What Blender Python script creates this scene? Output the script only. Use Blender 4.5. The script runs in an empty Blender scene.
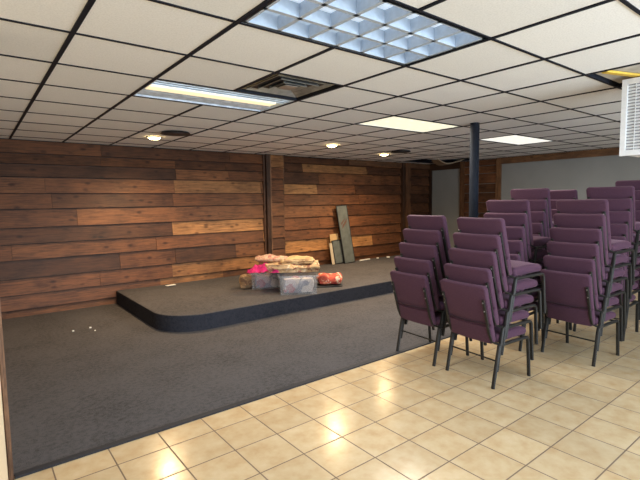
import bpy, bmesh, math, random
from mathutils import Vector, Matrix, noise as mnoise
random.seed(7)
scene = bpy.context.scene
COL = scene.collection
CAM_H = 1.51
CEIL = 2.38
BACK = 7.2          # face of the plank wall
RIGHT = 9.14        # face of the right wall
EDGE = 2.93         # carpet / tile boundary
DECK = 0.20         # stage height

# ------------------------------------------------------------------ materials
def mat(name):
    m = bpy.data.materials.new(name); m.use_nodes = True
    nt = m.node_tree
    return m, nt, nt.nodes['Principled BSDF'], nt.nodes['Material Output']
def N(nt, kind, **kw):
    n = nt.nodes.new(kind)
    for k, v in kw.items():
        if k in n.inputs: n.inputs[k].default_value = v
        else: setattr(n, k, v)
    return n
def ramp(nt, stops):
    n = nt.nodes.new('ShaderNodeValToRGB'); e = n.color_ramp.elements
    while len(e) > 1: e.remove(e[-1])
    e[0].position = stops[0][0]; e[0].color = (*stops[0][1], 1)
    for p, c in stops[1:]:
        x = e.new(p); x.color = (*c, 1)
    return n
def coords(nt, scale=(1, 1, 1), loc=(0, 0, 0)):
    tc = nt.nodes.new('ShaderNodeTexCoord'); mp = nt.nodes.new('ShaderNodeMapping')
    mp.inputs['Scale'].default_value = scale; mp.inputs['Location'].default_value = loc
    nt.links.new(tc.outputs['Object'], mp.inputs['Vector'])
    return mp.outputs['Vector']
def bump(nt, bs, height, strength=.3, dist=.005):
    b = N(nt, 'ShaderNodeBump'); b.inputs['Strength'].default_value = strength; b.inputs['Distance'].default_value = dist
    nt.links.new(height, b.inputs['Height']); nt.links.new(b.outputs['Normal'], bs.inputs['Normal'])
def simple(name, col, rough=.6, metal=0, spec=.5, var=.12, nscale=30, bmp=0.0):
    m, nt, bs, out = mat(name)
    v = coords(nt)
    no = N(nt, 'ShaderNodeTexNoise', Scale=nscale, Detail=4.0); nt.links.new(v, no.inputs['Vector'])
    r = ramp(nt, [(.3, tuple(c*(1-var) for c in col)), (.7, tuple(min(1, c*(1+var)) for c in col))])
    nt.links.new(no.outputs['Fac'], r.inputs['Fac']); nt.links.new(r.outputs['Color'], bs.inputs['Base Color'])
    bs.inputs['Roughness'].default_value = rough; bs.inputs['Metallic'].default_value = metal
    bs.inputs['Specular IOR Level'].default_value = spec
    if bmp: bump(nt, bs, no.outputs['Fac'], bmp, .003)
    return m
def emis(name, col, strength, base=(.8, .8, .8)):
    m, nt, bs, out = mat(name)
    bs.inputs['Base Color'].default_value = (*base, 1)
    bs.inputs['Emission Color'].default_value = (*col, 1); bs.inputs['Emission Strength'].default_value = strength
    return m

def wood_mat(name, axis='x', gain=1.0):
    m, nt, bs, out = mat(name)
    st = {'x': (1.2, 14, 14), 'y': (14, 1.2, 14), 'z': (14, 14, 1.2)}[axis]
    at = N(nt, 'ShaderNodeVertexColor', layer_name='Col')
    # per board offset so grain does not run on across joints
    tc = nt.nodes.new('ShaderNodeTexCoord'); mp = nt.nodes.new('ShaderNodeMapping'); mp.inputs['Scale'].default_value = st
    off = N(nt, 'ShaderNodeVectorMath', operation='MULTIPLY_ADD')
    off.inputs[1].default_value = (37, 91, 53)
    nt.links.new(at.outputs['Color'], off.inputs[0]); nt.links.new(tc.outputs['Object'], off.inputs[2])
    nt.links.new(off.outputs[0], mp.inputs['Vector'])
    g = N(nt, 'ShaderNodeTexNoise', Scale=2.2, Detail=6.0, Roughness=.65, Distortion=1.2); nt.links.new(mp.outputs['Vector'], g.inputs['Vector'])
    gr = ramp(nt, [(.30, (.42, .38, .36)), (.48, (.92, .92, .92)), (.68, (1.32, 1.3, 1.25))])
    nt.links.new(g.outputs['Fac'], gr.inputs['Fac'])
    mx0 = N(nt, 'ShaderNodeMix', data_type='RGBA', blend_type='MULTIPLY'); mx0.inputs['Factor'].default_value = 1
    nt.links.new(at.outputs['Color'], mx0.inputs['A']); nt.links.new(gr.outputs['Color'], mx0.inputs['B'])
    # fine saw streaks and broad weathering
    mf = nt.nodes.new('ShaderNodeMapping'); mf.inputs['Scale'].default_value = tuple(3.5*q if q > 5 else 2.2*q for q in st)
    nt.links.new(off.outputs[0], mf.inputs['Vector'])
    gf = N(nt, 'ShaderNodeTexNoise', Scale=1.6, Detail=4.0, Roughness=.7); nt.links.new(mf.outputs['Vector'], gf.inputs['Vector'])
    gw = N(nt, 'ShaderNodeTexNoise', Scale=2.6, Detail=5.0, Roughness=.6); nt.links.new(off.outputs[0], gw.inputs['Vector'])
    sm = N(nt, 'ShaderNodeMath', operation='ADD'); nt.links.new(gf.outputs['Fac'], sm.inputs[0]); nt.links.new(gw.outputs['Fac'], sm.inputs[1])
    fr = ramp(nt, [(.2, (.50, .46, .45)), (.5, (1, 1, 1)), (.8, (1.4, 1.34, 1.25))])
    hm = N(nt, 'ShaderNodeMath', operation='MULTIPLY'); nt.links.new(sm.outputs[0], hm.inputs[0]); hm.inputs[1].default_value = 1.0
    for el, pos in zip(fr.color_ramp.elements, (.37, .5, .64)): el.position = pos
    hm.inputs[1].default_value = .5
    nt.links.new(hm.outputs[0], fr.inputs['Fac'])
    mx = N(nt, 'ShaderNodeMix', data_type='RGBA', blend_type='MULTIPLY'); mx.inputs['Factor'].default_value = 1
    nt.links.new(mx0.outputs['Result'], mx.inputs['A']); nt.links.new(fr.outputs['Color'], mx.inputs['B'])
    # knots
    k2 = nt.nodes.new('ShaderNodeMapping'); k2.inputs['Scale'].default_value = {'x': (4.2, 8, 8), 'y': (8, 4.2, 8), 'z': (8, 8, 4.2)}[axis]
    nt.links.new(off.outputs[0], k2.inputs['Vector'])
    vo = N(nt, 'ShaderNodeTexVoronoi', Scale=1.0, Randomness=1.0); nt.links.new(k2.outputs['Vector'], vo.inputs['Vector'])
    kr = ramp(nt, [(.07, (.10, .08, .07)), (.14, (.50, .43, .38)), (.22, (1, 1, 1))])
    nt.links.new(vo.outputs['Distance'], kr.inputs['Fac'])
    m2 = N(nt, 'ShaderNodeMix', data_type='RGBA', blend_type='MULTIPLY'); m2.inputs['Factor'].default_value = .7
    nt.links.new(mx.outputs['Result'], m2.inputs['A']); nt.links.new(kr.outputs['Color'], m2.inputs['B'])
    nt.links.new(m2.outputs['Result'], bs.inputs['Base Color'])
    bs.inputs['Roughness'].default_value = .55; bs.inputs['Specular IOR Level'].default_value = .35
    bump(nt, bs, g.outputs['Fac'], .35, .004)
    return m
M_WOODX = wood_mat('plank_wood'); M_WOODY = wood_mat('plank_wood_side', 'y'); M_WOODZ = wood_mat('trim_wood', 'z')

def tile_floor_mat():
    m, nt, bs, out = mat('ceramic_tile')
    tc = nt.nodes.new('ShaderNodeTexCoord'); sp = N(nt, 'ShaderNodeSeparateXYZ'); nt.links.new(tc.outputs['Object'], sp.inputs[0])
    def cell(sock, off, size):
        a = N(nt, 'ShaderNodeMath', operation='SUBTRACT'); nt.links.new(sock, a.inputs[0]); a.inputs[1].default_value = off
        b = N(nt, 'ShaderNodeMath', operation='DIVIDE'); nt.links.new(a.outputs[0], b.inputs[0]); b.inputs[1].default_value = size
        f = N(nt, 'ShaderNodeMath', operation='FLOOR'); nt.links.new(b.outputs[0], f.inputs[0])
        fr = N(nt, 'ShaderNodeMath', operation='FRACT'); nt.links.new(b.outputs[0], fr.inputs[0])
        c = N(nt, 'ShaderNodeMath', operation='SUBTRACT'); nt.links.new(fr.outputs[0], c.inputs[0]); c.inputs[1].default_value = .5
        ab = N(nt, 'ShaderNodeMath', operation='ABSOLUTE'); nt.links.new(c.outputs[0], ab.inputs[0])
        return f.outputs[0], ab.outputs[0]
    fx, ax = cell(sp.outputs['X'], 1.18, .3015); fy, ay = cell(sp.outputs['Y'], 2.678, .2985)
    mxm = N(nt, 'ShaderNodeMath', operation='MAXIMUM'); nt.links.new(ax, mxm.inputs[0]); nt.links.new(ay, mxm.inputs[1])
    gro = ramp(nt, [(.4835, (0, 0, 0)), (.4885, (1, 1, 1))]); nt.links.new(mxm.outputs[0], gro.inputs['Fac'])
    cb = N(nt, 'ShaderNodeCombineXYZ'); nt.links.new(fx, cb.inputs[0]); nt.links.new(fy, cb.inputs[1])
    wn = N(nt, 'ShaderNodeTexWhiteNoise', noise_dimensions='3D'); nt.links.new(cb.outputs[0], wn.inputs['Vector'])
    ofs = N(nt, 'ShaderNodeVectorMath', operation='MULTIPLY_ADD'); ofs.inputs[1].default_value = (13, 7, 5)
    nt.links.new(wn.outputs['Color'], ofs.inputs[0]); nt.links.new(tc.outputs['Object'], ofs.inputs[2])
    no = N(nt, 'ShaderNodeTexNoise', Scale=9.0, Detail=6.0, Roughness=.6); nt.links.new(ofs.outputs[0], no.inputs['Vector'])
    cr = ramp(nt, [(.28, (.50, .345, .185)), (.5, (.56, .425, .255)), (.7, (.60, .475, .305))])
    nt.links.new(no.outputs['Fac'], cr.inputs['Fac'])
    mv = N(nt, 'ShaderNodeMapRange'); mv.inputs['To Min'].default_value = .93; mv.inputs['To Max'].default_value = 1.05
    nt.links.new(wn.outputs['Value'], mv.inputs['Value'])
    mm = N(nt, 'ShaderNodeMix', data_type='RGBA', blend_type='MULTIPLY'); mm.inputs['Factor'].default_value = 1
    nt.links.new(cr.outputs['Color'], mm.inputs['A']); nt.links.new(mv.outputs[0], mm.inputs['B'])
    mg = N(nt, 'ShaderNodeMix', data_type='RGBA'); nt.links.new(gro.outputs['Color'], mg.inputs['Factor'])
    nt.links.new(mm.outputs['Result'], mg.inputs['A']); mg.inputs['B'].default_value = (.17, .115, .075, 1)
    nt.links.new(mg.outputs['Result'], bs.inputs['Base Color'])
    n2 = N(nt, 'ShaderNodeTexNoise', Scale=14.0, Detail=3.0); nt.links.new(tc.outputs['Object'], n2.inputs['Vector'])
    rr = N(nt, 'ShaderNodeMapRange'); rr.inputs['To Min'].default_value = .12; rr.inputs['To Max'].default_value = .26
    nt.links.new(n2.outputs['Fac'], rr.inputs['Value'])
    ra = N(nt, 'ShaderNodeMix', data_type='FLOAT'); nt.links.new(gro.outputs['Color'], ra.inputs['Factor'])
    nt.links.new(rr.outputs[0], ra.inputs['A']); ra.inputs['B'].default_value = .85
    nt.links.new(ra.outputs['Result'], bs.inputs['Roughness'])
    inv = N(nt, 'ShaderNodeMath', operation='SUBTRACT'); inv.inputs[0].default_value = 1; nt.links.new(gro.outputs['Color'], inv.inputs[1])
    sm = N(nt, 'ShaderNodeMath', operation='MULTIPLY_ADD'); nt.links.new(no.outputs['Fac'], sm.inputs[0]); sm.inputs[1].default_value = .15; nt.links.new(inv.outputs[0], sm.inputs[2])
    bump(nt, bs, sm.outputs[0], .25, .002)
    return m
def carpet_mat(name, a, b):
    m, nt, bs, out = mat(name)
    v = coords(nt)
    n1 = N(nt, 'ShaderNodeTexNoise', Scale=170.0, Detail=3.0, Roughness=.7); nt.links.new(v, n1.inputs['Vector'])
    n2 = N(nt, 'ShaderNodeTexNoise', Scale=2.2, Detail=5.0); nt.links.new(v, n2.inputs['Vector'])
    n3 = N(nt, 'ShaderNodeTexNoise', Scale=33.0, Detail=3.0); nt.links.new(v, n3.inputs['Vector'])
    s = N(nt, 'ShaderNodeMath', operation='MULTIPLY_ADD'); nt.links.new(n2.outputs['Fac'], s.inputs[0]); s.inputs[1].default_value = .35
    s2 = N(nt, 'ShaderNodeMath', operation='MULTIPLY_ADD'); nt.links.new(n3.outputs['Fac'], s2.inputs[0]); s2.inputs[1].default_value = .55; nt.links.new(s.outputs[0], s2.inputs[2])
    nt.links.new(n1.outputs['Fac'], s.inputs[2])
    r = ramp(nt, [(.64, a), (1.14, b)]); nt.links.new(s2.outputs[0], r.inputs['Fac'])
    nt.links.new(r.outputs['Color'], bs.inputs['Base Color'])
    bs.inputs['Roughness'].default_value = 1; bs.inputs['Specular IOR Level'].default_value = .05
    bump(nt, bs, s2.outputs[0], .8, .008)
    return m
def ceiling_mat():
    m, nt, bs, out = mat('ceiling_tile')
    tc = nt.nodes.new('ShaderNodeTexCoord')
    sc = N(nt, 'ShaderNodeVectorMath', operation='MULTIPLY_ADD'); k = 1/.6096
    sc.inputs[1].default_value = (k, k, 0); sc.inputs[2].default_value = (-.469*k+40, -2.618*k+40, 0)
    nt.links.new(tc.outputs['Object'], sc.inputs[0])
    fl = N(nt, 'ShaderNodeVectorMath', operation='FLOOR'); nt.links.new(sc.outputs[0], fl.inputs[0])
    wn = N(nt, 'ShaderNodeTexWhiteNoise', noise_dimensions='3D'); nt.links.new(fl.outputs[0], wn.inputs['Vector'])
    n1 = N(nt, 'ShaderNodeTexNoise', Scale=120.0, Detail=2.0); nt.links.new(tc.outputs['Object'], n1.inputs['Vector'])
    r = ramp(nt, [(0, (.80, .80, .79)), (1, (.88, .88, .875))]); nt.links.new(wn.outputs['Value'], r.inputs['Fac'])
    r2 = ramp(nt, [(.3, (.9, .9, .9)), (.6, (1, 1, 1))]); nt.links.new(n1.outputs['Fac'], r2.inputs['Fac'])
    mx = N(nt, 'ShaderNodeMix', data_type='RGBA', blend_type='MULTIPLY'); mx.inputs['Factor'].default_value = 1
    nt.links.new(r.outputs['Color'], mx.inputs['A']); nt.links.new(r2.outputs['Color'], mx.inputs['B'])
    nt.links.new(mx.outputs['Result'], bs.inputs['Base Color'])
    bs.inputs['Roughness'].default_value = .9; bs.inputs['Specular IOR Level'].default_value = .1
    bump(nt, bs, n1.outputs['Fac'], .3, .002)
    return m
def fabric_mat(name, a, b, scale=260):
    m, nt, bs, out = mat(name)
    v = coords(nt)
    n1 = N(nt, 'ShaderNodeTexNoise', Scale=float(scale), Detail=2.0); nt.links.new(v, n1.inputs['Vector'])
    r = ramp(nt, [(.35, a), (.65, b)]); nt.links.new(n1.outputs['Fac'], r.inputs['Fac'])
    nt.links.new(r.outputs['Color'], bs.inputs['Base Color'])
    bs.inputs['Roughness'].default_value = .85; bs.inputs['Specular IOR Level'].default_value = .2
    bs.inputs['Sheen Weight'].default_value = .2; bs.inputs['Sheen Roughness'].default_value = .4
    bs.inputs['Sheen Tint'].default_value = (.95, .6, .75, 1)
    bump(nt, bs, n1.outputs['Fac'], .25, .002)
    return m
def pattern_mat(name, stops, scale=18, rough=.9):
    m, nt, bs, out = mat(name)
    v = coords(nt)
    n0 = N(nt, 'ShaderNodeTexNoise', Scale=scale*.7, Detail=2.0); nt.links.new(v, n0.inputs['Vector'])
    ad = N(nt, 'ShaderNodeMix', data_type='VECTOR'); ad.inputs['Factor'].default_value = .12
    nt.links.new(v, ad.inputs[4]); nt.links.new(n0.outputs['Color'], ad.inputs[5])
    vo = N(nt, 'ShaderNodeTexVoronoi', Scale=float(scale)); nt.links.new(ad.outputs[1], vo.inputs['Vector'])
    sp = N(nt, 'ShaderNodeSeparateColor'); nt.links.new(vo.outputs['Color'], sp.inputs[0])
    r = ramp(nt, stops); r.color_ramp.interpolation = 'CONSTANT'
    nt.links.new(sp.outputs[0], r.inputs['Fac']); nt.links.new(r.outputs['Color'], bs.inputs['Base Color'])
    bs.inputs['Roughness'].default_value = rough
    return m
def plastic_clear():
    m, nt, bs, out = mat('clear_plastic')
    bs.inputs['Base Color'].default_value = (.75, .77, .82, 1); bs.inputs['Roughness'].default_value = .22
    tr = N(nt, 'ShaderNodeBsdfTransparent'); tr.inputs[0].default_value = (.93, .94, .96, 1)
    mx = N(nt, 'ShaderNodeMixShader')
    v = coords(nt); no = N(nt, 'ShaderNodeTexNoise', Scale=9.0, Detail=3.0); nt.links.new(v, no.inputs['Vector'])
    mr = N(nt, 'ShaderNodeMapRange'); mr.inputs['To Min'].default_value = .0; mr.inputs['To Max'].default_value = .24
    nt.links.new(no.outputs['Fac'], mr.inputs['Value']); nt.links.new(mr.outputs[0], mx.inputs[0])
    nt.links.new(tr.outputs[0], mx.inputs[1]); nt.links.new(bs.outputs[0], mx.inputs[2]); nt.links.new(mx.outputs[0], out.inputs[0])
    return m
def glass_mat():
    m, nt, bs, out = mat('window_glass')
    tr = N(nt, 'ShaderNodeBsdfTransparent'); gl = N(nt, 'ShaderNodeBsdfGlossy'); gl.inputs['Roughness'].default_value = .02
    mx = N(nt, 'ShaderNodeMixShader'); mx.inputs[0].default_value = .06
    nt.links.new(tr.outputs[0], mx.inputs[1]); nt.links.new(gl.outputs[0], mx.inputs[2]); nt.links.new(mx.outputs[0], out.inputs[0])
    return m

M_TILE = tile_floor_mat()
M_CARPET = carpet_mat('grey_carpet', (.032, .0310, .0335), (.100, .0965, .104))
M_RISER = carpet_mat('dark_carpet', (.012, .014, .022), (.040, .042, .055))  # riser coloured darker than the deck
M_CEIL = ceiling_mat()
M_GRID = simple('grid_bar', (.008, .010, .017), .6, spec=.2, var=.2)
M_PURPLE = fabric_mat('purple_fabric', (.052, .0225, .042), (.090, .040, .068))
M_CREASE = fabric_mat('dark_piping', (.020, .009, .015), (.032, .014, .022))  # shade of the back crease put into a darker fabric colour
M_FRAME = simple('bronze_metal', (.020, .018, .016), .5, spec=.3, metal=.1, var=.35, nscale=160)
M_BOLT = simple('bolt_steel', (.16, .15, .14), .5, metal=.3)
M_POLE = simple('pole_paint', (.009, .012, .020), .7, spec=.15, var=.2)
M_WHITE = simple('white_enamel', (.80, .82, .85), .4, var=.04)
M_SLOT = simple('slot_grey', (.36, .37, .39), .7)
M_GREYWALL = simple('grey_wall_paint', (.235, .235, .225), .7, var=.06, nscale=2)
M_CREAM = simple('cream_paint', (.72, .55, .36), .6, var=.08, nscale=6)
M_PLENUM = simple('plenum_dust', (.16, .14, .12), .9)
M_BLACK = simple('black_plastic', (.008, .009, .012), .5)
M_METAL = simple('louver_metal', (.60, .66, .72), .28, metal=.85, var=.08)
M_BLADE = simple('blade_metal', (.50, .58, .68), .4, metal=.2, var=.08)
M_TRAY = simple('tray_metal', (.62, .70, .80), .4, metal=.15, var=.25, nscale=14)
M_VENT = simple('tarnished_metal', (.55, .49, .36), .5, metal=.3, var=.45, nscale=7)
M_VENTL = simple('vent_metal', (.42, .42, .40), .35, metal=.7, var=.3, nscale=12)
M_RUBBER = simple('edge_rubber', (.012, .014, .022), .7)
M_PAPER = simple('paper_white', (.75, .74, .70), .8)
M_YELLOW = simple('yellow_board', (.70, .46, .06), .7)
M_CLEAR = plastic_clear()
M_GLASS = glass_mat()
M_QUILT = pattern_mat('floral_quilt', [(0, (.42, .29, .17)), (.3, (.50, .37, .23)), (.5, (.24, .13, .08)), (.66, (.44, .30, .16)), (.82, (.22, .08, .07)), (.91, (.56, .47, .34))], 26)
M_ROLL = pattern_mat('rose_cloth', [(0, (.42, .24, .18)), (.35, (.5, .36, .27)), (.6, (.33, .13, .13)), (.8, (.55, .44, .34))], 34)
M_BEIGE = pattern_mat('beige_cloth', [(0, (.47, .33, .18)), (.5, (.52, .39, .23)), (.85, (.32, .20, .11))], 14)
M_RED = pattern_mat('red_print', [(0, (.50, .09, .06)), (.45, (.62, .20, .12)), (.66, (.70, .55, .42)), (.82, (.38, .05, .05))], 24)
M_STUFFED = pattern_mat('pale_cloth', [(0, (.20, .20, .25)), (.3, (.42, .38, .41)), (.5, (.34, .13, .16)), (.68, (.10, .11, .16)), (.82, (.5, .45, .42))], 13)
M_PINK = simple('pink_cloth', (.72, .03, .26), .8, var=.25, nscale=20)
M_BROWN = pattern_mat('brown_cloth', [(0, (.20, .13, .075)), (.5, (.30, .20, .12)), (.8, (.12, .07, .045))], 20)
M_SLATE = simple('slate_panel', (.105, .12, .115), .5, var=.25, nscale=8)
M_RUST = simple('rust_streak', (.12, .06, .045), .8)
M_DKFRAME = simple('dark_frame', (.014, .015, .018), .5)
M_PLY = simple('plywood', (.50, .33, .16), .7, var=.1)
M_CARD = simple('pale_board', (.50, .42, .31), .8, var=.1)
M_GREYTILE = simple('dusty_tile', (.50, .46, .40), .9, var=.25, nscale=9)
M_TAN = simple('stained_tile', (.33, .25, .17), .9, var=.3, nscale=5)

# ------------------------------------------------------------------ mesh helpers
def box(bm, c, s, rot=None, col=None):
    m = Matrix.Translation(c) @ (rot.to_4x4() if rot else Matrix()) @ Matrix.Diagonal((s[0], s[1], s[2], 1))
    r = bmesh.ops.create_cube(bm, size=1, matrix=m)
    if col is not None:
        lay = bm.loops.layers.float_color.get('Col') or bm.loops.layers.float_color.new('Col')
        for v in r['verts']:
            for l in v.link_loops: l[lay] = (*col, 1)
    return r['verts']
def bbox(bm, lo, hi, col=None):
    return box(bm, [(a+b)/2 for a, b in zip(lo, hi)], [b-a for a, b in zip(lo, hi)], None, col)
def rbox(bm, c, s, r, seg=3, rot=None):
    """bevelled box appended to bm"""
    t = bmesh.new(); box(t, (0, 0, 0), s)
    bmesh.ops.bevel(t, geom=t.edges[:], offset=r, segments=seg, profile=.5, affect='EDGES')
    t.transform(Matrix.Translation(c) @ (rot.to_4x4() if rot else Matrix()))
    me = bpy.data.meshes.new('t'); t.to_mesh(me); t.free(); bm.from_mesh(me); bpy.data.meshes.remove(me)
def tube(bm, pts, rx, ry=None, seg=8, ref=Vector((0, 1, 0))):
    """swept oval tube; ry is measured along ref"""
    ry = ry or rx; pts = [Vector(p) for p in pts]; rings = []
    for i, p in enumerate(pts):
        a = pts[max(i-1, 0)]; b = pts[min(i+1, len(pts)-1)]; d = (b-a).normalized()
        y = (ref - d*ref.dot(d)).normalized(); x = y.cross(d)
        rings.append([bm.verts.new(p + x*rx*math.cos(t) + y*ry*math.sin(t)) for t in [2*math.pi*k/seg for k in range(seg)]])
    for a, b in zip(rings, rings[1:]):
        for k in range(seg): bm.faces.new((a[k], a[(k+1) % seg], b[(k+1) % seg], b[k]))
    bm.faces.new(rings[0][::-1]); bm.faces.new(rings[-1])
def cyl(bm, c, r, h, seg=32, r2=None):
    bmesh.ops.create_cone(bm, cap_ends=True, segments=seg, radius1=r, radius2=r if r2 is None else r2, depth=h, matrix=Matrix.Translation(c))
def obj(name, bm, m, parent=None, smooth=False, loc=None):
    bmesh.ops.recalc_face_normals(bm, faces=bm.faces[:])
    me = bpy.data.meshes.new(name); bm.to_mesh(me); bm.free()
    for mm in (m if isinstance(m, (list, tuple)) else [m]): me.materials.append(mm)
    o = bpy.data.objects.new(name, me); COL.objects.link(o)
    if smooth:
        me.polygons.foreach_set('use_smooth', [True]*len(me.polygons))
        try: me.set_sharp_from_angle(angle=math.radians(40))
        except Exception: pass
    if parent: o.parent = parent
    if loc: o.location = loc
    return o
def tag(o, label, cat, group=None):
    o['label'] = label; o['category'] = cat
    if group: o['group'] = group
    return o
def thing(name, label, cat, loc=(0, 0, 0), rz=0, group=None):
    o = bpy.data.objects.new(name, None); o.empty_display_size = .1; COL.objects.link(o)
    o.location = loc; o.rotation_euler = (0, 0, rz)
    return tag(o, label, cat, group)
def struct(name, bm, m, parent=None):
    o = obj(name, bm, m, parent)
    if not parent: o['kind'] = 'structure'
    return o
B = bmesh.new

# ------------------------------------------------------------------ room shell
b = B(); bbox(b, (-1.7, -3.1, -.1), (RIGHT+.1, EDGE, 0)); struct('floor', b, M_TILE)
b = B(); bbox(b, (-.2, EDGE, -.1), (RIGHT+.1, BACK+.1, .006)); o = struct('carpet', b, M_CARPET)
b = B(); box(b, ((.1+5)/2, EDGE-.012, .006), (4.9, .045, .012)); box(b, (7.05, EDGE-.012, .006), (4.1, .045, .012)); struct('trim_1', b, M_RUBBER)

# plank wall
DARK = [(.092, .037, .0165), (.102, .042, .018), (.082, .033, .015)]
MID = [(.135, .0525, .0215), (.150, .060, .0245), (.122, .0475, .0195), (.172, .0715, .029), (.140, .055, .0225)]
LITE = [(.35, .170, .064), (.30, .140, .053)]
def pick(p_dark=.25, p_lite=.05):
    r = random.random()
    c = random.choice(DARK if r < p_dark else LITE if r > 1-p_lite else MID)
    k = random.uniform(.82, 1.04); return tuple(x*k for x in c)
def plank_run(bm, x0, x1, rows, face, axis='x', fixed=(), lmin=1.3, lmax=3.4, z_lo=0, pd=.25, pl=.05):
    """lap boards; face is the wall plane coordinate; boards stand a little proud with tilted faces"""
    for ri, (za, zb) in enumerate(rows):
        cuts = [x0]; fx = sorted([f for f in fixed if f[0] == ri], key=lambda f: f[1])
        segs = []; pos = x0
        def fill(a, e):
            while a < e-1e-4:
                w = random.uniform(lmin, lmax)
                if e-(a+w) < .45: w = e-a
                segs.append((a, a+w, pick(pd, pl))); a += w
        for f in fx:
            if f[1] > pos: fill(pos, f[1])
            segs.append((f[1], min(f[2], x1), f[3])); pos = min(f[2], x1)
        fill(pos, x1)
        for (a, e, c) in segs:
            p = random.uniform(0, .008); t = .034
            g = .0018
            top, bot = p+.004, p+.004+t
            if axis == 'x':
                pr = [(face, za), (face-bot, za+.006), (face-top, zb-.007), (face, zb-.007)]
                vs = [[bm.verts.new((x, y, z)) for (y, z) in pr] for x in (a+g, e-g)]
            else:
                pr = [(face, za), (face-bot, za+.006), (face-top, zb-.007), (face, zb-.007)]
                vs = [[bm.verts.new((y, x, z)) for (y, z) in pr] for x in (a+g, e-g)]
            fs = [bm.faces.new(vs[0]), bm.faces.new(vs[1][::-1])]
            for k in range(4): fs.append(bm.faces.new((vs[0][k], vs[1][k], vs[1][(k+1) % 4], vs[0][(k+1) % 4])))
            lay = bm.loops.layers.float_color.get('Col') or bm.loops.layers.float_color.new('Col')
            for f in fs:
                for l in f.loops: l[lay] = (*c, 1)
L = LITE[0]; L2 = (.25, .118, .046); D = DARK[2]
zA = [0, .10, .30, .52, .77, .985, 1.205, 1.455, 1.665, 1.885, 2.06, 2.20, 2.38]
rowsA = list(zip(zA, zA[1:]))
zB = [0, .28, .50, .745, .95, 1.19, 1.425, 1.645, 1.845, 2.075, 2.245, 2.38]
rowsB = list(zip(zB, zB[1:]))
b = B()
bbox(b, (-.2, BACK, 0), (RIGHT+.2, BACK+.12, 2.9), (.018, .009, .006))
fixA = [(5, 2.57, 4.27, L), (2, 2.54, 4.16, L2), (2, 4.16, 4.3, MID[0]), (8, 2.63, 4.24, L2), (8, 1.7, 2.63, MID[3]), (10, 2.66, 3.54, D), (1, 2.34, 3.44, L2), (9, 2.66, 3.6, MID[3]),
        (8, .83, 1.72, MID[4]), (7, .9, 2.6, D), (6, 1.2, 3.4, MID[3]), (4, .4, 2.3, MID[1]), (3, 2.6, 3.7, D), (10, .2, 1.55, D), (4, 2.3, 4.27, MID[4])]
plank_run(b, .05, 4.30, rowsA, BACK, fixed=fixA, pd=.14, pl=.02)
fixB = [(9, 5.2, 6.95, L2), (9, 4.7, 5.2, D), (9, 6.95, 8.05, D), (7, 4.7, 5.55, L), (7, 5.55, 6.6, MID[0]), (5, 4.7, 6.2, MID[3]), (4, 5.0, 5.6, MID[4]), (8, 4.7, 5.6, D), (8, 5.6, 7.4, MID[1])]
plank_run(b, 4.70, 8.06, rowsB, BACK, fixed=fixB, pd=.22, pl=.04)
plank_run(b, 8.33, RIGHT, rowsB, BACK, lmin=.9, pd=.85, pl=0)
struct('wall_back', b, M_WOODX)
# pilasters on the plank wall
b = B()
plank_run(b, 4.40, 4.70, [(z0, z1) for z0, z1 in zip([0, .2, .42, .62, .83, 1.04, 1.24, 1.5, 1.72, 1.93, 2.14], [.2, .42, .62, .83, 1.04, 1.24, 1.5, 1.72, 1.93, 2.14, 2.38])], BACK-.07, lmin=.29, lmax=.31, pd=.25, pl=.08)
bbox(b, (4.32, BACK-.075, 0), (4.70, BACK, 2.38), (.05, .022, .012))
struct('trim_2', b, M_WOODX)
b = B()
bbox(b, (4.285, BACK-.055, 0), (4.32, BACK, 2.38), (.10, .05, .028)); bbox(b, (4.32, BACK-.115, 0), (4.405, BACK-.07, 2.38), (.052, .026, .016))
bbox(b, (4.395, BACK-.12, 0), (4.418, BACK-.07, 2.38), (.17, .09, .05)); bbox(b, (4.69, BACK-.09, 0), (4.715, BACK, 2.38), (.13, .065, .032))
struct('trim_3', b, M_WOODZ)
b = B()
bbox(b, (8.06, BACK-.09, 0), (8.16, BACK, 2.38), (.050, .023, .012)); bbox(b, (8.16, BACK-.10, 0), (8.33, BACK, 2.38), (.115, .052, .024))
struct('trim_4', b, M_WOODZ)
b = B()   # header boards under the ceiling at the right
bbox(b, (6.4, BACK-.06, 2.27), (RIGHT, BACK-.02, 2.38), (.105, .05, .024))
struct('trim_5', b, M_WOODX)

# right wall: grey with a plank pier and a wooden crown
b = B(); bbox(b, (RIGHT, -3.1, 0), (RIGHT+.12, BACK+.1, 2.9)); struct('wall_right', b, M_GREYWALL)
b = B()
plank_run(b, 5.36, 6.16, rowsB, RIGHT, 'y', lmin=.8, lmax=.9, pd=.6, pl=0)
struct('trim_6', b, M_WOODY)
b = B()
bbox(b, (RIGHT-.05, 5.25, 0), (RIGHT, 5.36, 2.38), (.16, .078, .036)); bbox(b, (RIGHT-.05, 6.16, 0), (RIGHT, 6.27, 2.38), (.115, .055, .026))
bbox(b, (RIGHT-.04, 7.10, 0), (RIGHT, BACK-.01, 2.38), (.04, .019, .011))
struct('trim_7', b, M_WOODZ)
b = B()
bbox(b, (RIGHT-.05, -3, 2.25), (RIGHT, 5.25, 2.38), (.15, .074, .034)); bbox(b, (RIGHT-.05, 6.27, 2.22), (RIGHT, 7.15, 2.38), (.05, .024, .012))
struct('trim_8', b, M_WOODY)

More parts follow.
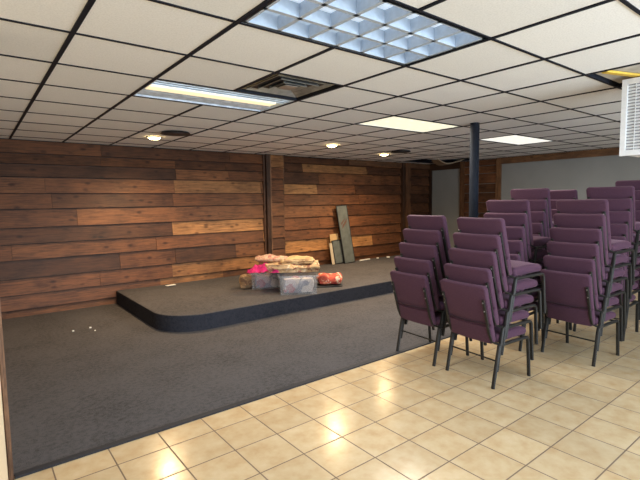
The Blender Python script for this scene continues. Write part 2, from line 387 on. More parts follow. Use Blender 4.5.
# left partition, its end faces the camera
b = B(); bbox(b, (-.2, 2.87, 0), (.068, BACK, 2.9)); bbox(b, (-1.7, 2.87, 0), (-.2, 3.0, 2.9)); struct('wall_left', b, M_CREAM)
b = B(); bbox(b, (.068, 2.875, 0), (.094, 2.95, 2.36), (.19, .10, .055)); bbox(b, (.074, 2.862, 0), (.094, 2.875, 2.36), (.19, .10, .055)); struct('trim_9', b, M_WOODZ)
b = B(); bbox(b, (-1.8, -3.1, 0), (-1.7, 3.0, 2.9)); struct('wall_side', b, M_CREAM)
# unseen rear wall, with a window invented to bring in daylight
WX0, WX1, WZ0, WZ1 = .2, 5.4, .55, 2.15
b = B(); y0, y1 = -3.1, -3.0
for lo, hi in (((-1.7, 0), (WX0, 2.9)), ((WX1, 0), (RIGHT, 2.9)), ((WX0, 0), (WX1, WZ0)), ((WX0, WZ1), (WX1, 2.9))):
    bbox(b, (lo[0], y0, lo[1]), (hi[0], y1, hi[1]))
struct('wall_rear', b, M_CREAM)
b = B()
for x in (WX0, WX0+(WX1-WX0)/3, WX0+2*(WX1-WX0)/3, WX1): bbox(b, (x-.03, -3.09, WZ0), (x+.03, -2.99, WZ1))
for z in (WZ0, WZ1): bbox(b, (WX0, -3.09, z-.03), (WX1, -2.99, z+.03))
w1 = struct('window_1', b, M_WHITE)
b = B(); bbox(b, (WX0, -3.06, WZ0), (WX1, -3.05, WZ1)); obj('pane', b, M_GLASS, w1)

# ------------------------------------------------------------------ ceiling
S = .6096; OX, OY = .469, 2.618
def cx(i): return OX + S*i
def cyy(j): return OY + S*j
lights = [(1, -2), (1, 1), (5, 1), (9, 1)]       # lower-left cell of each 2 x 1 troffer
holes = set()
for (i, j) in lights: holes |= {(i, j), (i+1, j)}
VENT = (2, 0); OPEN = (5, -3)
GAPS = [(13, 6), (12, 6), (13, 5)]
holes |= {VENT, OPEN, *GAPS}
X0, X1, Y0, Y1 = -1.7, RIGHT, -3.0, BACK
b = B()
for i in range(-4, 15):
    for j in range(-10, 8):
        a, e = max(cx(i), X0), min(cx(i+1), X1); c, d = max(cyy(j), Y0), min(cyy(j+1), Y1)
        if a >= e or c >= d or (i, j) in holes: continue
        bbox(b, (a, c, CEIL+.002), (e, d, CEIL+.016))
struct('ceiling', b, M_CEIL)
b = B()
hw = .0105
for i in range(-4, 15):
    for j in range(-10, 8):
        if (i-1, j) in [l for l in lights] or not X0 < cx(i) < X1: continue          # a troffer spans this bar
        c, d = max(cyy(j), Y0), min(cyy(j+1), Y1)
        if c < d: bbox(b, (cx(i)-hw*1.15, c, CEIL-.004), (cx(i)+hw*1.15, d, CEIL+.03))
for j in range(-10, 8):
    if Y0 < cyy(j) < Y1: bbox(b, (X0, cyy(j)-hw*.85, CEIL-.003), (X1, cyy(j)+hw*.85, CEIL+.03))
bbox(b, (X0, Y1-.03, CEIL-.004), (X1, Y1, CEIL+.0)); bbox(b, (X1-.03, Y0, CEIL-.004), (X1, Y1, CEIL))
struct('trim_10', b, M_GRID)
b = B(); bbox(b, (-1.8, -3.1, 2.9), (RIGHT+.12, BACK+.1, 3.0)); struct('ceiling_deck', b, M_PLENUM)

# troffers
def area(name, loc, sx, sy, power, col, rot=(0, 0, 0)):
    l = bpy.data.lights.new(name, 'AREA'); l.shape = 'RECTANGLE'; l.size = sx; l.size_y = sy; l.energy = power; l.color = col
    o = bpy.data.objects.new(name, l); COL.objects.link(o); o.location = loc; o.rotation_euler = rot; return o
def tray(parent, name='housing', m=M_WHITE, h=.13):
    b = B(); sx, sy = 1.19, .585
    for lo, hi in (((-sx/2, -sy/2, h-.01), (sx/2, sy/2, h)), ((-sx/2, -sy/2, 0), (-sx/2+.012, sy/2, h)), ((sx/2-.012, -sy/2, 0), (sx/2, sy/2, h)),
                   ((-sx/2, -sy/2, 0), (sx/2, -sy/2+.012, h)), ((-sx/2, sy/2-.012, 0), (sx/2, sy/2, h))): bbox(b, lo, hi)
    return obj(name, b, m, parent)
def lit_diffuser(name, col, s1, s2):
    m, nt, bs, out = mat(name)
    v = coords(nt); ck = N(nt, 'ShaderNodeTexVoronoi', Scale=5.2, Randomness=.05); nt.links.new(v, ck.inputs['Vector'])
    mr = N(nt, 'ShaderNodeMapRange'); mr.inputs['From Max'].default_value = .13; mr.inputs['To Min'].default_value = s2; mr.inputs['To Max'].default_value = s1
    nt.links.new(ck.outputs['Distance'], mr.inputs['Value']); nt.links.new(mr.outputs[0], bs.inputs['Emission Strength'])
    bs.inputs['Emission Color'].default_value = (*col, 1); bs.inputs['Base Color'].default_value = (.2, .2, .19, 1)
    return m
def troffer(i, j, label, kind):
    t = thing('ceiling_light', label, 'ceiling light', (cx(i+1), cyy(j)+S/2, CEIL), 0, 'recessed ceiling lights')
    if kind == 'louver':
        tray(t, m=M_METAL)
        b = B(); bbox(b, (-.58, -.28, .085), (.58, .28, .09))
        obj('lamp_panel', b, M_DAYGLOW, t)
        b = B()
        def blade(x0, y0, x1, y1):   # parabolic blade: wide below, thin above
            d = Vector((x1-x0, y1-y0, 0)).normalized(); n = Vector((-d.y, d.x, 0))
            prof = [(-.012, .0), (.012, .0), (.008, .03), (.003, .07), (-.003, .07), (-.008, .03)]
            r = [[b.verts.new(Vector((x, y, 0)) + n*p + Vector((0, 0, z))) for p, z in prof] for x, y in ((x0, y0), (x1, y1))]
            for k in range(6): b.faces.new((r[0][k], r[1][k], r[1][(k+1) % 6], r[0][(k+1) % 6]))
            b.faces.new(r[0]); b.faces.new(r[1][::-1])
        for k in range(7): x = -.58+1.16*k/6; blade(x, -.285, x, .285)
        for k in range(4): y = -.283+.566*k/3; blade(-.59, y, .59, y)
        obj('louver', b, M_BLADE, t)
    elif kind == 'strip':
        tray(t, m=M_TRAY)
        b = B()
        for s in (-1, 1):
            for k in range(4):                       # ribbed reflector wings
                y = s*(.08+.046*k); rot = Matrix.Rotation(s*-.25, 3, 'X'); box(b, (0, y+s*.02, .012+.002*k), (1.165, .043, .006), rot)
        obj('reflector', b, M_TRAY, t)
        b = B(); rbox(b, (-.01, 0, .016), (1.12, .115, .02), .006, 2)
        obj('lamp_cover', b, M_LAMP2, t)
    else:
        tray(t)
        b = B(); bbox(b, (-.575, -.27, .004), (.575, .27, .012)); obj('diffuser', b, M_LAMP3 if kind == 'warm' else M_LAMP4, t)
        b = B()
        for s in (-1, 1): bbox(b, (-.597, s*.285-.016, 0), (.597, s*.285+.016, .01)); bbox(b, (s*.586-.014, -.27, 0), (s*.586+.014, .27, .01))
        obj('frame', b, M_WHITE, t)
    return t
M_DAYGLOW = emis('cool_lamp', (.62, .80, 1.0), .62)  # reflected daylight painted as a weak glow, the fixture is unlit
M_LAMP2 = emis('warm_lamp', (1.0, .78, .40), .95)
M_LAMP3 = lit_diffuser('warm_diffuser', (1.0, .95, .70), 1.0, 2.2)
M_LAMP4 = lit_diffuser('white_diffuser', (1.0, .97, .86), 1.0, 2.2)
LAB = ['large silver louvered ceiling light glowing bluish, nearest to the camera', 'ceiling light with one warm lit strip between silver reflectors, beside the square vent',
       'warm yellow-white lit ceiling panel, just left of the dark support pole', 'small-looking white lit ceiling panel, right of the dark support pole']
for (i, j), lb, k in zip(lights, LAB, ('louver', 'strip', 'warm', 'white')): troffer(i, j, lb, k)
def under(i, j, p, c): return area('troffer_lamp', (cx(i+1), cyy(j)+S/2, CEIL-.012), 1.1, .5, p, c)
under(1, -2, 22, (.78, .88, 1.0)); under(1, 1, 22, (1.0, .88, .68)); under(5, 1, 62, (1.0, .91, .76)); under(9, 1, 48, (1.0, .93, .82))  # first lamp is added, under the unlit louvered fixture

# square supply vent
t = thing('ceiling_vent', 'square tarnished metal ceiling vent beside the warm strip light', 'vent', (cx(2)+S/2, cyy(0)+S/2, CEIL+.012))
b = B(); bbox(b, (-.295, -.295, .012), (.295, .295, .02)); obj('panel', b, M_VENT, t)
b = B()
for k, (r, z) in enumerate(((.225, .012), (.160, .010), (.095, .008))):
    for a in range(4):
        rot = Matrix.Rotation(a*math.pi/2, 3, 'Z'); tl = rot @ Matrix.Rotation(.75, 3, 'X')
        box(b, rot @ Vector((0, -r, z-.006)), (2*r+.02, .034, .003), tl)
box(b, (0, 0, -.006), (.12, .12, .004)); obj('louver', b, M_VENTL, t)
b = B(); box(b, (.0, .0, .0095), (.42, .42, .004)); obj('throat', b, M_BLACK, t)

# recessed spots and flat black discs
SPOTS = [((1.97, 6.03), 'warm recessed spotlight at far left of the ceiling, over the stage corner'),
         ((4.51, 5.43), 'warm recessed spotlight in the middle of the row, left of the leaning boards'),
         ((6.25, 5.98), 'warm recessed spotlight farthest right, near the right-hand black disc')]
M_BULB = emis('spot_bulb', (1.0, .74, .34), 26.0)
for (x, y), lb in SPOTS:
    t = thing('recessed_spotlight', lb, 'spotlight', (x, y, CEIL), 0, 'recessed spotlights over the stage')
    b = B(); bmesh.ops.create_circle(b, cap_ends=False, radius=.115, segments=28)
    g = bmesh.ops.extrude_edge_only(b, edges=b.edges[:]); vs = [v for v in g['geom'] if isinstance(v, bmesh.types.BMVert)]
    for v in vs: v.co = Vector((v.co.x*.7, v.co.y*.7, -.012))
    obj('trim_ring', b, M_GREYTILE, t, True, (0, 0, -.001))
    b = B(); bmesh.ops.create_uvsphere(b, u_segments=20, v_segments=10, radius=.080, matrix=Matrix.Translation((0, 0, -.008)) @ Matrix.Diagonal((1, 1, .35, 1))); obj('bulb', b, M_BULB, t, True)
    l = bpy.data.lights.new('spot_lamp', 'SPOT'); l.energy = 235; l.color = (1.0, .68, .36); l.spot_size = math.radians(150); l.spot_blend = .8; l.shadow_soft_size = .07
    o = bpy.data.objects.new('spot_lamp', l); COL.objects.link(o); o.location = (x, y, CEIL-.05)
for (x, y), lb in (((2.06, 5.50), 'flat round black ceiling disc beside the far left spotlight'), ((6.13, 5.46), 'flat round black ceiling disc beside the far right spotlight')):
    t = thing('ceiling_speaker', lb, 'speaker', (x, y, CEIL), 0, 'round black ceiling speakers')
    b = B(); cyl(b, (0, 0, -.012), .18, .02, 36, .165); obj('rim', b, M_BLACK, t, True)
    b = B(); cyl(b, (0, 0, -.024), .14, .006, 36); obj('grille', b, M_DKFRAME, t, True)

# drooping ceiling tile by the far corner
b = B(); n = 14
for k in range(n+1):
    u = k/n*2-1; z = -.09+.10*u*u
    for yv in (-.27, .27): b.verts.new((u*.30, yv, z+.01*math.sin(5*u+yv)))
    for yv in (.27, -.27): b.verts.new((u*.30, yv, z+.018+.01*math.sin(5*u+yv)))
b.verts.ensure_lookup_table()
for k in range(n):
    for q in range(4): b.faces.new((b.verts[4*k+q], b.verts[4*k+(q+1) % 4], b.verts[4*k+4+(q+1) % 4], b.verts[4*k+4+q]))
b.faces.new([b.verts[q] for q in range(4)]); b.faces.new([b.verts[4*n+3-q] for q in range(4)])
o = tag(obj('sagging_tile', b, M_TAN, None, True), 'stained ceiling tile sagging from a dark gap at the far right corner', 'ceiling tile')
o.location = (8.52, 6.22, CEIL-.005); o.rotation_euler = (0, 0, -.65)

YBX, YBY, YBR = 3.78, 1.24, 1.25
# yellow board inside the open ceiling cell
b = B(); rbox(b, (0, 0, 0), (.045, .40, .016), .004, 2)
o = tag(obj('board', b, M_YELLOW), 'yellow board seen in the open ceiling gap above the white louvered unit', 'board'); o.location = (YBX, YBY, CEIL+.012); o.rotation_euler = (0, 0, YBR)

b = B(); bbox(b, (cx(5)+.02, cyy(-3)+.02, 0), (cx(6)-.02, cyy(-2)-.02, .012))
o = tag(obj('ceiling_panel', b, M_GREYTILE), 'grey tan panel set up inside the open ceiling gap over the white unit', 'ceiling panel'); o.location = (0, 0, CEIL+.024)
# white louvered air unit hanging through the open cell
t = thing('air_unit', 'white louvered air unit hanging from the ceiling at the right edge', 'air unit', (3.9, 0, 1.815))
UY0, UY1, UH = .68, 1.287, .56
b = B(); rbox(b, (.185, (UY0+UY1)/2, UH/2+.004), (.36, UY1-UY0-.01, UH-.01), .006, 2); obj('casing', b, M_WHITE, t)
b = B()
for lo, hi in (((-.012, UY0, 0), (.012, UY1, .04)), ((-.012, UY0, UH-.04), (.012, UY1, UH)), ((-.012, UY0, .04), (.012, UY0+.035, UH-.04)), ((-.012, UY1-.035, .04), (.012, UY1, UH-.04))): bbox(b, lo, hi)
obj('face_frame', b, M_WHITE, t)
b = B(); bbox(b, (.002, UY0+.03, .03), (.012, UY1-.03, UH-.03)); obj('backing', b, M_SLOT, t)
for k in range(21):
    b = B(); box(b, (-.002, (UY0+UY1)/2, .055+k*.0225), (.016, UY1-UY0-.07, .004), Matrix.Rotation(.6, 3, 'Y')); obj('slat', b, M_WHITE, t)
for k in range(11):
    b = B(); box(b, (-.004, UY0+.05+k*.052, UH/2), (.006, .004, UH-.08)); obj('grille_bar', b, M_WHITE, t)
for yv in (UY0+.12, UY1-.12):
    b = B(); tube(b, [(.2, yv, UH), (.2, yv, 2.9-1.815)], .008, ref=Vector((1, 0, 0))); obj('hanger_rod', b, M_METAL, t)

# ------------------------------------------------------------------ support pole
t = thing('support_pole', 'dark round steel support pole rising behind the purple chair stacks', 'pole', (4.655, 3.017, 0))
b = B(); cyl(b, (0, 0, CEIL/2), .052, CEIL, 32); obj('shaft', b, M_POLE, t, True)
b = B(); bbox(b, (-.1, -.1, .0), (.1, .1, .012)); obj('base_plate', b, M_POLE, t)
b = B(); cyl(b, (.045, -.032, 1.33), .012, .022, 12); obj('bolt', b, M_FRAME, t, True)
# ------------------------------------------------------------------ stage
SX0, SYF, RAD = 1.66, 4.92, .50
def stage_outline(inset=0.0):
    pts = [(SX0+inset, BACK-.05)]
    c = (SX0+RAD, SYF+RAD)
    for k in range(17):
        a = math.pi + k/16*math.pi/2
        pts.append((c[0]+(RAD-inset)*math.cos(a), c[1]+(RAD-inset)*math.sin(a)))
    pts += [(RIGHT-.06, SYF+inset), (RIGHT-.06, BACK-.05)]
    return pts
def prism(bm, pts, z0, z1):
    lo = [bm.verts.new((x, y, z0)) for x, y in pts]; hi = [bm.verts.new((x, y, z1)) for x, y in pts]
    n = len(pts); bm.faces.new(lo[::-1]); bm.faces.new(hi)
    for k in range(n): bm.faces.new((lo[k], lo[(k+1) % n], hi[(k+1) % n], hi[k]))
t = thing('stage_platform', 'low carpeted stage platform with a rounded corner against the plank wall', 'stage', (0, 0, .006))
b = B(); prism(b, stage_outline(.006), DECK-.03, DECK-.006); obj('deck', b, M_CARPET, t)
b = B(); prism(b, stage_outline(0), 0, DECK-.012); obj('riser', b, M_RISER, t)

# ------------------------------------------------------------------ chairs
DX, DZ = .044, .129
LEAN = -.29
def chair(label):
    t = thing('stacking_chair', label, 'chair')
    # seat pad
    b = B(); t2 = bmesh.new(); box(t2, (0, 0, 0), (.395, .440, .074))
    bmesh.ops.bevel(t2, geom=t2.edges[:], offset=.030, segments=4, profile=.55, affect='EDGES')
    bmesh.ops.subdivide_edges(t2, edges=[e for e in t2.edges if e.calc_length() > .2], cuts=5, use_grid_fill=True)
    for v in t2.verts:
        if v.co.z > 0: v.co.z += .012*max(0, 1-(v.co.x/.22)**2)*max(0, 1-(v.co.y/.24)**2)
        if v.co.x > .1: v.co.z -= (v.co.x-.1)*.18 if v.co.z > 0 else 0
    t2.transform(Matrix.Translation((.268, 0, .393)) @ Matrix.Rotation(-.03, 4, 'Y'))
    me = bpy.data.meshes.new('t'); t2.to_mesh(me); t2.free(); b.from_mesh(me); bpy.data.meshes.remove(me)
    obj('seat', b, M_PURPLE, t, True)
    # backrest: thin padded panel leaning back, bowed and creased at the rear
    b = B(); ln = .497; t2 = bmesh.new(); box(t2, (0, 0, 0), (.046, .460, ln))
    es = [e for e in t2.edges if abs((e.verts[0].co-e.verts[1].co).x) > .01]
    bmesh.ops.bevel(t2, geom=es, offset=.032, segments=4, profile=.5, affect='EDGES')
    bmesh.ops.bevel(t2, geom=[e for e in t2.edges if abs(e.verts[0].co.x-e.verts[1].co.x) < 1e-4 and len(e.link_faces) == 2 and e.calc_face_angle(0) > .7], offset=.013, segments=3, profile=.5, affect='EDGES')
    for zc in (-.155, -.10, -.088, -.075, -.062, .03, .12):
        bmesh.ops.bisect_plane(t2, geom=t2.verts[:]+t2.edges[:]+t2.faces[:], plane_co=(0, 0, zc), plane_no=(0, 0, 1))
    for yc in (-.15, -.08, 0, .08, .15):
        bmesh.ops.bisect_plane(t2, geom=t2.verts[:]+t2.edges[:]+t2.faces[:], plane_co=(0, yc, 0), plane_no=(0, 1, 0))
    for v in t2.verts:
        if v.co.x < -.01 and -.09 < v.co.z < -.07: v.co.x += .008
        if v.co.x < -.01 and v.co.z < -.09: v.co.x -= .003
        v.co.x -= .012*(1-(v.co.y/.2325)**2)
        v.co.y *= .965+.05*(v.co.z/ln+.15)
    s = math.atan(-LEAN)
    t2.transform(Matrix.Translation((-.027, 0, .595)) @ Matrix.Rotation(-s, 4, 'Y'))
    me = bpy.data.meshes.new('t'); t2.to_mesh(me); t2.free(); b.from_mesh(me); bpy.data.meshes.remove(me)
    obj('backrest', b, M_PURPLE, t, True)
    def bx(z): return -.026 + (z-.590)*LEAN      # centre line of the back panel
    ys = [-.205+.41*k/12 for k in range(13)]
    b = B(); tube(b, [(bx(.525)-.0275-.012*(1-(q/.2325)**2), q, .525-.010*(1-(q/.205)**2)) for q in ys], .0065, .0065, 6, Vector((0, 0, 1))); obj('piping', b, M_CREASE, t, True)  # dark tube added to draw the shaded crease line
    for sgn in (-1, 1):
        y = sgn*.236
        b = B(); tube(b, [(0, y, 0), (.002, y, .01), (.066, y, .335), (.085, y, .348)], .0135, .016); obj('rear_leg', b, M_FRAME, t, True)
        b = B(); tube(b, [(.478, y, 0), (.476, y, .01), (.452, y, .30), (.447, y, .325), (.435, y, .341), (.41, y, .346)], .0135, .016); obj('front_leg', b, M_FRAME, t, True)
        b = B(); tube(b, [(.066, y, .340), (.25, y, .345), (.42, y, .346)], .014, .016); obj('side_rail', b, M_FRAME, t, True)
        yp = sgn*.203
        b = B(); tube(b, [(.075, sgn*.228, .345), (bx(.37)-.022, yp, .372), (bx(.45)-.0345, yp, .45), (bx(.72)-.0335, yp, .72), (bx(.724)-.0335, yp, .724)], .0085, .014)
        bp = obj('back_post', b, M_FRAME, t, True)
        for zz in (.70, .63):
            b = B(); bmesh.ops.create_uvsphere(b, u_segments=8, v_segments=6, radius=.006, matrix=Matrix.Translation((bx(zz)-.0425, yp, zz))); obj('bolt', b, M_BOLT, bp, True)
        b = B(); cyl(b, (0, 0, .004), .013, .01, 10); obj('foot_glide', b, M_BLACK, t, True, (.002, y, 0)); b = B(); cyl(b, (0, 0, .004), .013, .01, 10); obj('foot_glide', b, M_BLACK, t, True, (.476, y, 0))
    b = B(); tube(b, [(.044, -.236, .215), (.044, .236, .215)], .007, ref=Vector((1, 0, 0))); obj('stretcher', b, M_FRAME, t, True)
    b = B(); tube(b, [(.41, -.236, .346), (.41, .236, .346)], .008, ref=Vector((1, 0, 0))); obj('cross_bar', b, M_FRAME, t, True)
    return t
proto = chair('proto')
def copy_tree(o, parent=None):
    c = o.copy(); COL.objects.link(c)
    if parent: c.parent = parent
    for ch in list(o.children): copy_tree(ch, c)
    return c
ORD = ['topmost', 'second from top', 'third from top', 'fourth from top', 'fifth from top', 'sixth from top', 'seventh from top']
# x of the rear feet, y of the centre, chairs, yaw (deg), lean per chair, height step, words for the stack
STACKS = [
    (3.21, 2.10, 5, -6, .047, .130, 'the nearest stack, front and centre', 'chairs of the nearest stack'),
    (3.245, 2.71, 5, -4, .056, .132, 'the leftmost stack, at the carpet edge', 'chairs of the leftmost stack'),
    (4.32, 1.79, 6, -4, .050, .131, 'the six-high stack right of the nearest stack', 'chairs of the six-high front stack'),
    (4.20, 2.415, 6, 0, .044, .132, 'the stack right behind the nearest stack', 'chairs of the stack behind the nearest one'),
    (5.02, 2.63, 7, 0, .044, .131, 'the tall back stack touching the shaded far one', 'chairs of the tall left back stack'),
    (6.25, 2.83, 7, 0, .044, .130, 'the far shaded stack between two tall ones', 'chairs of the far shaded stack'),
    (5.30, 1.885, 7, 2, .044, .131, 'the tall stack right behind the six-high front stack', 'chairs of the tall right back stack'),
    (6.40, 1.99, 8, 0, .044, .126, 'the highest stack, at the right photo edge', 'chairs of the highest stack'),
]
first = True
for (x, y, n, yaw, dx, dz, words, grp) in STACKS:
    a = math.radians(yaw); d = Vector((math.cos(a), math.sin(a), 0))
    for k in range(n):
        o = proto if first else copy_tree(proto); first = False
        jx, jy, jr = (random.uniform(-.003, .003), random.uniform(-.006, .006), random.uniform(-.006, .006)) if k else (0, 0, 0)
        o.location = Vector((x, y, .0)) + d*(dx*k+jx) + Vector((0, jy, dz*k)); o.rotation_euler = (0, 0, a+jr)
        o['label'] = '%s purple padded chair in %s' % ('bottom' if k == 0 else ORD[n-1-k], words); o['group'] = grp

# ------------------------------------------------------------------ things on the stage
Z = DECK+.001
def crumple(bm, w, d, h, seed, amp=.03, freq=6, seg=(16, 12, 5), rnd=.35, layers=0):
    """closed lumpy slab centred on the origin base"""
    t2 = bmesh.new(); box(t2, (0, 0, 0), (1, 1, 1))
    bmesh.ops.subdivide_edges(t2, edges=t2.edges[:], cuts=9, use_grid_fill=True)
    for v in t2.verts:
        p = v.co*2; q = Vector((p.x*math.sqrt(max(0, 1-rnd*(p.y**2)/2-rnd*p.z**2/2+rnd*p.y**2*p.z**2/3)), p.y*math.sqrt(max(0, 1-rnd*p.x**2/2-rnd*p.z**2/2+rnd*p.x**2*p.z**2/3)), p.z*math.sqrt(max(0, 1-rnd*p.y**2/2-rnd*p.x**2/2+rnd*p.y**2*p.x**2/3))))
        v.co = Vector((q.x*w/2, q.y*d/2, q.z*h/2))
        nv = mnoise.noise_vector(v.co*freq+Vector((seed*3.1, seed, seed*1.7)))
        v.co += nv*amp*(1 if v.co.z > -h*.2 else .25)
        if layers: 
            s = math.sin((v.co.z/h+.5)*math.pi*layers*2); v.co.x *= 1+.02*s; v.co.y *= 1+.035*s
    lo = min(v.co.z for v in t2.verts)
    for v in t2.verts: v.co.z -= lo
    me = bpy.data.meshes.new('t'); t2.to_mesh(me); t2.free(); bm.from_mesh(me); bpy.data.meshes.remove(me)
def bundle(name, label, cat, m, w, d, h, loc, rz, seed, **kw):
    b = B(); crumple(b, w, d, h, seed, **kw)
    o = tag(obj(name, b, m, None, True), label, cat); o.location = loc; o.rotation_euler = (0, 0, rz); return o
def bin_(label, w, d, h, loc, rz):
    t = thing('storage_bin', label, 'storage bin', loc, rz, 'clear storage bins on the stage')
    b = B(); th = .006
    def ring(f, z, off): return [b.verts.new((sx*(w/2*f-off), sy*(d/2*f-off), z)) for sx, sy in ((-1, -1), (1, -1), (1, 1), (-1, 1))]
    r = [ring(.95, 0, 0), ring(1, h, 0), ring(1, h, th), ring(.95, th, th)]
    b.faces.new(r[0][::-1]); b.faces.new(r[3])
    for p, q in zip(r, r[1:]):
        for k in range(4): b.faces.new((p[k], p[(k+1) % 4], q[(k+1) % 4], q[k]))
    obj('body', b, M_CLEAR, t)
    b = B()
    for sx, sy, lx, ly in ((0, -1, w+.036, .018), (0, 1, w+.036, .018), (-1, 0, .018, d+.036), (1, 0, .018, d+.036)):
        rbox(b, (sx*(w/2+.009), sy*(d/2+.009), h-.012), (lx, ly, .026), .004, 2)
    obj('rim', b, M_CLEAR, t)
    return t
RZ = math.radians(-30.4)
e1 = Vector((math.cos(RZ), math.sin(RZ), 0)); e2 = Vector((-math.sin(RZ), math.cos(RZ), 0))
c1 = Vector((3.655, 5.215, Z)); bin_('clear plastic bin full of cloth, nearest the stage edge', .54, .38, .27, c1, RZ)
bundle('folded_cloth', 'pale printed cloth bundled inside the nearest clear bin', 'cloth', M_STUFFED, .45, .30, .22, c1+Vector((0, 0, .008)), RZ, 3, amp=.022)
c2 = Vector((3.555, 5.85, Z)); bin_('clear plastic bin behind and left of the nearest bin, under pink cloth', .52, .36, .25, c2, RZ)
bundle('folded_cloth', 'greyish cloth bundled inside the rear left clear bin', 'cloth', M_STUFFED, .43, .28, .205, c2+Vector((0, 0, .008)), RZ, 5, amp=.02)
top = Z+.272
bundle('folded_quilt', 'floral beige quilt folded in layers across the two clear bins', 'quilt', M_QUILT, .84, .62, .125, Vector((3.76, 5.53, top-.01)), RZ, 9, amp=.055, freq=7, layers=2)
bundle('folded_blanket', 'plain beige blanket folded on the right end of the floral quilt', 'blanket', M_BEIGE, .50, .40, .07, Vector((3.83, 5.47, top+.115)), RZ-.1, 12, amp=.04, freq=8, layers=2)
bundle('rolled_cloth', 'rose printed cloth roll lying on the left end of the floral quilt', 'cloth', M_ROLL, .56, .22, .10, Vector((3.57, 5.78, top+.12)), RZ-.35, 15, amp=.045, freq=8, rnd=.8)
# pink cloth: draped, pointed folds over the rim of the rear bin
b = B(); n = 16
for i in range(n+1):
    for j in range(n+1):
        u, v = i/n-.5, j/n-.5
        z = .085*math.exp(-6*(u*u+v*v)) + .035*math.sin(17*u+5*v)*math.cos(9*v) + .03*mnoise.noise(Vector((u*7, v*7, 2)))
        b.verts.new((u*.42+.025*math.sin(12*v), v*.30, .03+1.2*max(0, z)))
b.verts.ensure_lookup_table()
for i in range(n):
    for j in range(n): b.faces.new([b.verts[k] for k in (i*(n+1)+j, (i+1)*(n+1)+j, (i+1)*(n+1)+j+1, i*(n+1)+j+1)])
bmesh.ops.solidify(b, geom=b.faces[:], thickness=.022)
o = tag(obj('pink_cloth', b, M_PINK, None, True), 'bright pink crumpled cloth draped over the rear left bin', 'cloth'); o.location = (3.31, 5.60, Z+.26); o.rotation_euler = (0, .0, RZ)
bundle('cloth_bag', 'brown patterned cloth bag slumped left of the clear bins', 'bag', M_BROWN, .26, .26, .21, Vector((3.27, 5.98, Z)), RZ, 21, amp=.05, rnd=.6)
bundle('cushion', 'red and white printed cushion lying right of the clear bins', 'cushion', M_RED, .40, .30, .16, Vector((4.33, 5.32, Z+.022)), RZ, 25, amp=.045, freq=8, rnd=.6)
b = B(); rbox(b, (0, 0, .01), (.40, .26, .02), .004, 2)
o = tag(obj('tray', b, M_DKFRAME), 'thin dark tray lying under the red printed cushion', 'tray'); o.location = (4.28, 5.30, Z); o.rotation_euler = (0, 0, RZ)

# boards leaning on the plank wall
def lean_board(name, label, w, h, loc, yaw, lean, roll, face, frame_w=.014, th=.02, rust=False):
    t = thing(name, label, 'board', loc)
    t.rotation_euler = (Matrix.Rotation(yaw, 3, 'Z') @ Matrix.Rotation(-lean, 3, 'X') @ Matrix.Rotation(-roll, 3, 'Y')).to_euler()
    b = B(); bbox(b, (-w/2+frame_w*.7, -th*.35, frame_w*.7), (w/2-frame_w*.7, th*.35, h-frame_w*.7)); p = obj('panel', b, face, t)
    if rust:
        b = B(); vs = [b.verts.new(q) for q in ((-.07, -th*.36, h*.60), (.07, -th*.36, h*.70), (.09, -th*.36, h*.76), (-.05, -th*.36, h*.66))]
        b.faces.new(vs); vs = [b.verts.new(q) for q in ((-.08, -th*.36, h*.66), (.02, -th*.36, h*.74), (.03, -th*.36, h*.77), (-.08, -th*.36, h*.70))]; b.faces.new(vs)
        obj('rust_stain', b, M_RUST, p)
    if frame_w:
        b = B()
        for lo, hi in (((-w/2, -th/2, 0), (-w/2+frame_w, th/2, h)), ((w/2-frame_w, -th/2, 0), (w/2, th/2, h)), ((-w/2, -th/2, 0), (w/2, th/2, frame_w)), ((-w/2, -th/2, h-frame_w), (w/2, th/2, h))): bbox(b, lo, hi)
        obj('frame', b, M_DKFRAME, t)
    return t
lean_board('leaning_panel', 'tall grey-green panel with dark frame leaning against the plank wall', .295, 1.22, (6.21, 6.93, Z+.005), 0, .135, .075, M_SLATE, rust=True)
lean_board('leaning_panel', 'short grey-green framed panel leaning left of the tall panel', .25, .50, (5.97, 6.985, Z+.004), 0, .15, .06, M_SLATE, frame_w=.022)
b = B(); rbox(b, (0, 0, .31), (.22, .02, .62), .003, 2)
o = tag(obj('plywood_board', b, M_PLY), 'pale plywood offcut leaning behind the short framed panel', 'board'); o.location = (5.96, 7.06, Z+.004); o.rotation_euler = (Matrix.Rotation(-.10, 3, 'X') @ Matrix.Rotation(-.05, 3, 'Y')).to_euler()
b = B(); rbox(b, (0, 0, .22), (.07, .015, .44), .003, 2)
o = tag(obj('board_strip', b, M_CARD), 'narrow pale strip of board leaning left of the short framed panel', 'board'); o.location = (5.81, 6.99, Z+.005); o.rotation_euler = (Matrix.Rotation(-.14, 3, 'X') @ Matrix.Rotation(-.06, 3, 'Y')).to_euler()
b = B(); bmesh.ops.create_cone(b, cap_ends=True, segments=24, radius1=.12, radius2=.12, depth=.045, matrix=Matrix.Rotation(math.pi/2, 4, 'X'))
o = tag(obj('tape_roll', b, M_PAPER, None, True), 'white round roll half hidden behind the right side of the tall panel', 'roll'); o.location = (6.25, 7.09, Z+.42)
o.rotation_euler = (-.05, 0, 0)
b = B(); rbox(b, (0, 0, .012), (.34, .035, .022), .004, 2)
o = tag(obj('stick', b, M_PAPER), 'short white stick lying on the stage right of the tall panel', 'stick'); o.location = (6.74, 7.04, Z); o.rotation_euler = (0, 0, .1)
DEB = [(7.15, 7.05, .05, 'small pale scrap on the stage right of the white stick'), (7.42, 6.98, .07, 'pale scrap on the stage farthest right by the plank wall')]
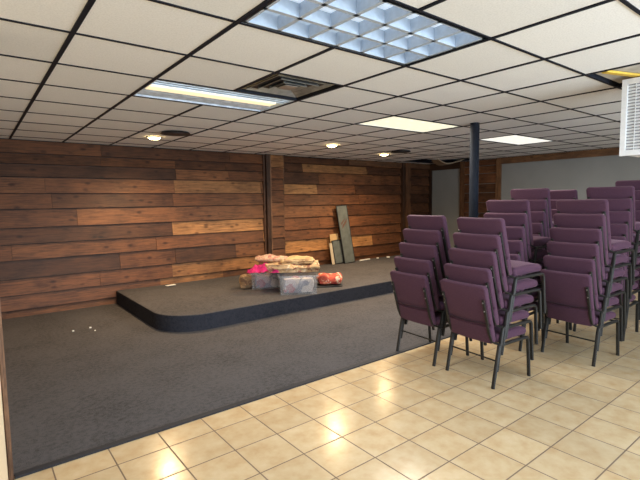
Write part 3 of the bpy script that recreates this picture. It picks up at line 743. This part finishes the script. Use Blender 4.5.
for x, y, s, lb in DEB:
    b = B(); crumple(b, s, s*.7, s*.5, x, amp=.008); o = tag(obj('paper_scrap', b, M_PAPER), lb, 'scrap'); o.location = (x, y, Z)
b = B(); rbox(b, (0, 0, .004), (.15, .07, .008), .002, 1)
for v in b.verts: v.co.z += .03*abs(v.co.x)/.075*.4
o = tag(obj('paper_slip', b, M_PAPER), 'small white paper slip on the left of the stage by the wall', 'paper'); o.location = (2.42, 6.95, Z); o.rotation_euler = (0, 0, .2)
for x, y, s, lb in ((.87, 5.90, .022, 'tiny white scrap on the carpet left of the stage, leftmost of the scraps'), (1.06, 5.92, .026, 'tiny white scrap on the carpet nearest the stage'), (1.08, 5.76, .016, 'tiny white scrap on the carpet just in front of the one nearest the stage')):
    b = B(); crumple(b, s, s, s*.6, x*7, amp=.003); o = tag(obj('paper_scrap', b, M_PAPER), lb, 'scrap'); o.location = (x, y, .007)

# ------------------------------------------------------------------ light, camera
WTILT = 108
area('window_daylight', ((WX0+WX1)/2, -2.9, (WZ0+WZ1)/2), WX1-WX0-.2, WZ1-WZ0-.1, 400, (.74, .88, 1.0), (math.radians(-WTILT), 0, math.pi))  # added fill lamp for the invented window, tilted up at the ceiling
w = bpy.data.worlds.new('World'); scene.world = w; w.use_nodes = True
w.node_tree.nodes['Background'].inputs[0].default_value = (.75, .85, 1, 1); w.node_tree.nodes['Background'].inputs[1].default_value = .6
cam = bpy.data.cameras.new('camera'); cam.sensor_width = 36; cam.lens = 36*445.573/640; cam.clip_start = .05
co = bpy.data.objects.new('camera', cam); COL.objects.link(co)
r = Vector((.7869458319, -.6168585973, -.0142031217)); u = Vector((.064962715, .059940170, .9960858506)); f = Vector((.6135927830, .7847882817, -.0872424762))
mw = Matrix((( r.x, u.x, -f.x, 0), (r.y, u.y, -f.y, 0), (r.z, u.z, -f.z, CAM_H), (0, 0, 0, 1)))
co.matrix_world = mw
scene.camera = co
vs = scene.view_settings
vs.view_transform = 'Standard'; vs.look = 'None'; vs.exposure = 0.0; vs.gamma = 1; vs.use_curve_mapping = False
